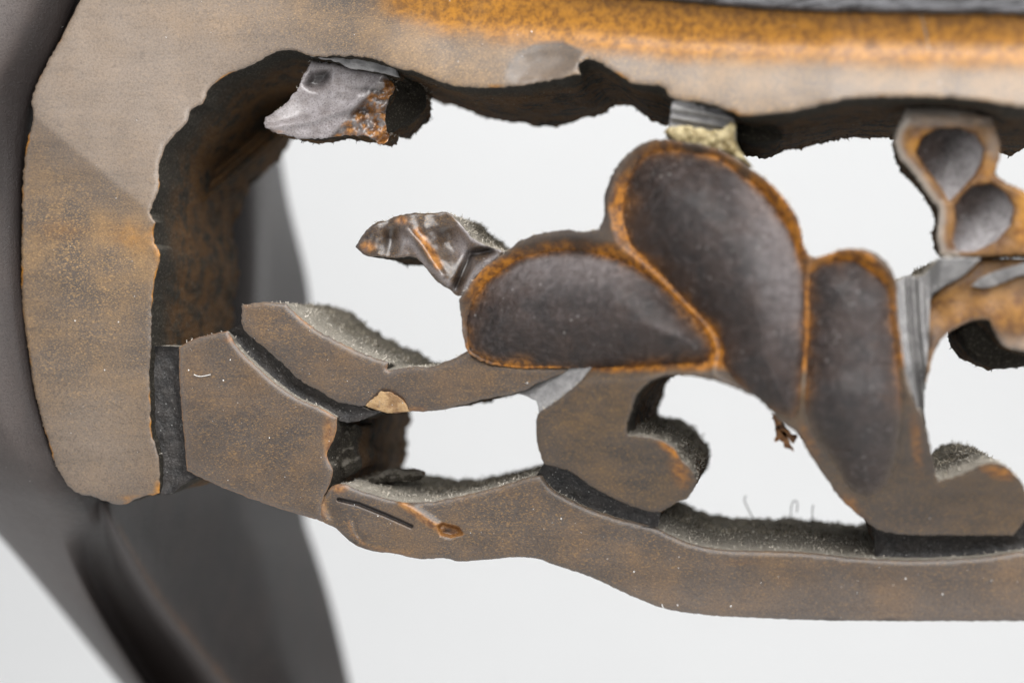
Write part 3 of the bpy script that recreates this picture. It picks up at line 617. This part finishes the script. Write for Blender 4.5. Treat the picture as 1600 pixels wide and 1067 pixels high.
def leg():
    ys = np.array([r[0] for r in ROWS], float)
    pts = np.array([[(*p,) for p in r[1]] for r in ROWS], float)      # rows x 10 x 2
    Y = np.concatenate([np.arange(-80, 1100, 8), np.arange(1100, 1501, 25), np.arange(1600, 3621, 200), [3620.]]).astype(float)
    # smooth interpolation over rows
    def cr(vals, yq):
        i = np.clip(np.searchsorted(ys, yq) - 1, 0, len(ys) - 2)
        m = np.zeros_like(vals); m[1:-1] = (vals[2:] - vals[:-2]) / (ys[2:] - ys[:-2])[:, None, None]
        m[0] = (vals[1] - vals[0]) / (ys[1] - ys[0]); m[-1] = (vals[-1] - vals[-2]) / (ys[-1] - ys[-2])
        L = (ys[i + 1] - ys[i])[:, None, None]; t = ((yq - ys[i])[:, None, None]) / L
        return (2*t**3-3*t*t+1)*vals[i] + (t**3-2*t*t+t)*L*m[i] + (-2*t**3+3*t*t)*vals[i+1] + (t**3-t*t)*L*m[i+1]
    Q = cr(pts, Y)
    sub = 8; npf = Q.shape[1]
    # along the profile: gentle rounding
    prof = []
    for k in range(npf - 1):
        p0 = Q[:, max(k - 1, 0)]; p1 = Q[:, k]; p2 = Q[:, k + 1]; p3 = Q[:, min(k + 2, npf - 1)]
        for s in range(sub):
            t = s / sub; c = .28
            m1 = (p2 - p0) * c; m2 = (p3 - p1) * c
            prof.append((2*t**3-3*t*t+1)*p1 + (t**3-2*t*t+t)*m1 + (-2*t**3+3*t*t)*p2 + (t**3-t*t)*m2)
    prof.append(Q[:, -1])
    A = np.stack(prof, 1); nr_, nc = A.shape[:2]
    yy = np.repeat(Y[:, None], nc, 1)
    V = U(A[..., 0].ravel(), yy.ravel(), A[..., 1].ravel())
    base = len(V)
    # back of the leg: close the loop behind
    bl = U(A[:, 0, 0] * .5 + A[:, -1, 0] * .5, Y, np.full(nr_, -1560.0)); V = np.concatenate([V, bl])
    faces = []
    for i in range(nr_ - 1):
        for j in range(nc - 1):
            a = i * nc + j; faces.append((a, a + nc, a + nc + 1, a + 1))
        faces.append((base + i, base + i + 1, (i + 1) * nc, i * nc))
        faces.append((i * nc + nc - 1, (i + 1) * nc + nc - 1, base + i + 1, base + i))
    faces.append(tuple([i for i in range(nc)] + [base]))
    faces.append(tuple([(nr_ - 1) * nc + i for i in range(nc)][::-1] + [base + nr_ - 1]))
    x = np.concatenate([A[..., 0].ravel(), A[:, 0, 0]]); y = np.concatenate([yy.ravel(), Y])
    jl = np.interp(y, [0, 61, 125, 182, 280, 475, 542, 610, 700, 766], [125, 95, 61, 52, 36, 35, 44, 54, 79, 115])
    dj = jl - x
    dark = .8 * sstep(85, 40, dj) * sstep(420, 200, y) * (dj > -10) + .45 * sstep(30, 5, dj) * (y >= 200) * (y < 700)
    j = np.concatenate([np.tile(np.arange(nc) / sub, nr_), np.zeros(nr_)])
    dark = dark + .8 * sstep(3.2, 4.0, j) * sstep(5.6, 4.8, j) * sstep(790, 850, y)
    wear = .4 * np.exp(-((j - 6.3) / .25) ** 2) * sstep(790, 830, y)
    film_sheen = .8 * sstep(70, 130, dj) * sstep(600, 200, y) * sstep(3.5, 2, j) + .55 * sstep(4, 3, j) * (1 - .9 * sstep(85, 40, dj) * sstep(420, 200, y)) * (1 - .5 * sstep(860, 1000, y)) + .35 * np.exp(-((j - 6) / .5) ** 2) * sstep(760, 850, y) + .45 * sstep(6.5, 7, j) * sstep(8.4, 7.8, j) * sstep(620, 560, y)  # outer face paler, its sheen painted into the tint
    tint = np.stack([wear, .25 * (y < 300) * (dj > 60), film_sheen, np.clip(dark, 0, 1)], 1)
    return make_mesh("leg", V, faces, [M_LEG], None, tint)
leg()

# ------------------------------------------------------------------ dust fibres on the cut faces
def ribbons(name, base, direc, length, width, mt, nseg=3, curl=.5):
    n = len(base)
    side = np.cross(direc, np.random.normal(size=(n, 3))); side /= np.maximum(np.linalg.norm(side, axis=1), 1e-6)[:, None]
    pts = [base]; d = direc.copy(); p = base.copy()
    for s in range(nseg):
        d = d + np.random.normal(size=(n, 3)) * curl; d /= np.linalg.norm(d, axis=1)[:, None]
        p = p + d * (length / nseg)[:, None]; pts.append(p)
    V = np.zeros((n, nseg + 1, 2, 3))
    for s, q in enumerate(pts):
        w = (width * (1 - .5 * s / nseg))[:, None]
        V[:, s, 0] = q - side * w; V[:, s, 1] = q + side * w
    V = V.reshape(-1, 3)
    b = (np.arange(n) * (nseg + 1) * 2)[:, None]
    F_ = []
    for s in range(nseg):
        o = s * 2; F_.append(b + np.array([[o, o + 1, o + 3, o + 2]]))
    F_ = np.stack(F_, 1).reshape(-1, 4)
    o = make_mesh(name, V, F_.tolist(), [mt]); o["kind"] = "stuff"
    return o
A = np.concatenate([f[0] for f in FUZZ]); B = np.concatenate([f[1] for f in FUZZ]); N = np.concatenate([f[2] for f in FUZZ])
T = np.concatenate([np.full(len(f[0]), f[3]) for f in FUZZ])
up = N[:, 2] > .30
vis = ~((A[:, 0] < -400) & (A[:, 2] > 60)) & (A[:, 0] > -1100) & (A[:, 0] < 1000) & (np.abs(A[:, 2]) < 700)
def sample(mask, n):
    idx = np.random.choice(np.where(mask)[0], n); t = np.random.rand(n)[:, None]
    jit = np.random.normal(size=(n, 3)) * np.array([2.2, 0, 0]) * (N[idx][:, 2:3] > .5)
    return A[idx] * (1 - t) + B[idx] * t + jit, N[idx]
n = 26000
p, nn = sample(up & vis & (T < .6), n)
ribbons("pale_dust", p - nn * .6, nn + np.random.normal(size=p.shape) * .8, np.random.uniform(2, 6.5, n), np.random.uniform(.4, .9, n), M_FIB_L)
n = 42000
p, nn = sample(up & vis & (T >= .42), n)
ribbons("grey_dust", p - nn * .6, nn + np.random.normal(size=p.shape) * .8, np.random.uniform(3, 10, n), np.random.uniform(.45, 1.0, n), M_FIB_D)  # darker fibres kept towards the back, painting in the sill shade
n = 5500
p, nn = sample(~up & vis & (T > .8), n)
ribbons("wood_fibres", p - nn * .6, nn + np.random.normal(size=p.shape) * .6, np.random.uniform(2, 5.5, n), np.random.uniform(.5, 1.3, n), M_FIB_B, 2, .3)
n = 9000
p, nn = sample(~up & vis, n)
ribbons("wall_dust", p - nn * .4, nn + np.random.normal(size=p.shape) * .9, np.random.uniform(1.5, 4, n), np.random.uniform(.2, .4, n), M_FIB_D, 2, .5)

# loose threads and lint
def thread(pts, h, r, mt, name="lint_thread"):
    P = U([p[0] for p in pts], [p[1] for p in pts], np.full(len(pts), float(h)) if np.isscalar(h) else np.array(h, float))
    cu = bpy.data.curves.new(name, 'CURVE'); cu.dimensions = '3D'; cu.bevel_depth = r * S; cu.bevel_resolution = 1; cu.resolution_u = 3
    sp = cu.splines.new('NURBS'); sp.points.add(len(P) - 1); sp.use_endpoint_u = True; sp.order_u = 3
    for i, q in enumerate(P): sp.points[i].co = (*(q * S), 1)
    o = bpy.data.objects.new("tmp", cu); col.objects.link(o)
    dg = bpy.context.evaluated_depsgraph_get(); me = bpy.data.meshes.new_from_object(o.evaluated_get(dg))
    me.materials.clear(); me.materials.append(mt)
    bpy.data.objects.remove(o)
    m = bpy.data.objects.new(name, me); col.objects.link(m); m.parent = ROOT; return m
thread([(1033,940),(1036,932),(1042,933),(1048,932)], -10, .55, M_HAIR)
thread([(1033,940),(1034,945),(1037,950)], -10, .55, M_HAIR)
thread([(1400,748),(1402,735),(1402,722),(1404,715),(1414,714)], 12, .9, M_HAIR)
thread([(1538,782),(1541,775),(1545,769)], 4, .8, M_HAIR)
thread([(303,585),(308,588),(318,588),(329,585)], 4, .6, M_HAIR)
thread([(145,288),(152,296),(158,302),(168,306)], -10, .6, M_HAIR)
thread([(1236,816),(1235,800),(1238,783),(1244,781),(1247,788),(1245,800)], -440, 1.0, M_FIB_B)
thread([(1270,814),(1268,793),(1271,788)], -440, 1.0, M_FIB_B)
thread([(1178,812),(1165,788),(1162,778),(1166,774)], -440, 1.1, M_FIB_B)
thread([(662,176),(666,189),(671,190),(677,184)], -260, .6, M_FIB_B)
thread([(292,110),(296,116),(312,124),(326,131),(335,132)], -36, .7, M_FIB_D, "hair")
# splinters hanging from the arch
for pts in ([(1204,644),(1224,655),(1216,672),(1228,676),(1234,690),(1240,705),(1226,698),(1222,682),(1210,690),(1214,676)],
            [(1214,668),(1222,664),(1246,684),(1240,694),(1230,684)]):
    part("splinter", pts, lambda x, y, d: 50 + 0 * x, 20, M_RAW, M_RAW, None, grid=3, step=3, rough=1, round_r=1, round_h=0, fuzz=False, rings=3)

part("remnant", [(512,712),(524,690),(540,668),(556,662),(562,676),(552,690),(556,712),(566,728),(548,742),(528,748),(516,738)], lambda x, y, d: -40 - .6 * (x - 512) + 9 * nz(x, y, .06, 2, 3), lambda x, y: -200 + 0 * x, M_WALL, M_WALL, None, grid=3, step=3, rough=1.3, seed=47)
part("remnant", [(545,750),(580,746),(612,732),(636,738),(655,734),(664,744),(650,752),(620,750),(590,756),(560,764),(540,760)], lambda x, y, d: -90 - .4 * (x - 545) + 8 * nz(x, y, .06, 5, 3) - .8 * np.maximum(745 - y, 0), lambda x, y: -190 + 0 * x, M_WALL, M_WALL, None, grid=3, step=3, rough=1.5, seed=48)
# white specks of lint stuck on the faces: tiny lumps, one object
def specks():
    V = []; F_ = []
    polys = [(S1, h_seg, 30), (BAR, h_bar, 34), (S2, h_s2, 10), (FRAME, h_frame, 25)]
    for poly, hf, m in polys:
        poly = np.array(poly, float); k = 0
        while k < m:
            c = np.array([[random.uniform(max(poly[:, 0].min(), 0), min(poly[:, 0].max(), 1600)), random.uniform(max(poly[:, 1].min(), 0), poly[:, 1].max())]])
            if not inside(c, poly)[0] or seg_dist(c, poly)[0] < 5: continue
            k += 1
            r = random.choice([.5, .6, .8, .8, 1.0, 1.7]); h = float(hf(c[:, 0], c[:, 1], np.array([20.]))[0])
            q = U(c[:, 0], c[:, 1], np.array([h]))[0]; b = len(V)
            for i in range(6):
                an = i * math.pi / 3; rr = r * random.uniform(.6, 1.3); V.append(q + np.array([math.cos(an) * rr, .6, math.sin(an) * rr]))
            V.append(q + np.array([0, -r * .8, 0]))
            for i in range(6): F_.append((b + i, b + (i + 1) % 6, b + 6))
    o = make_mesh("lint_specks", np.array(V), F_, [M_HAIR]); o["kind"] = "stuff"
specks()

# ------------------------------------------------------------------ backdrop: white paper sweep
def sweep():
    prof = [(-0.9, -0.32), (0.70, -0.32)]
    for i in range(1, 13):
        a = i / 12 * math.pi / 2; prof.append((0.70 + .30 * math.sin(a), -0.32 + .30 * (1 - math.cos(a))))
    prof += [(1.0, 1.3)]
    V = []; F_ = []
    for y, z in prof: V += [(-1.6, y, z), (1.6, y, z)]
    for i in range(len(prof) - 1): F_.append((2 * i, 2 * i + 1, 2 * i + 3, 2 * i + 2))
    me = bpy.data.meshes.new("backdrop"); me.from_pydata(V, [], F_)
    for p_ in me.polygons: p_.use_smooth = True
    g = G("white_paper"); me.materials.append(g.done(g.mix(g.noise(.05, 3), (0.80, 0.802, 0.80), (0.84, 0.84, 0.838)), .85, g.bump(g.noise(8, 3), .6, .2), .2))
    o = bpy.data.objects.new("backdrop", me); col.objects.link(o); o["kind"] = "structure"
sweep()
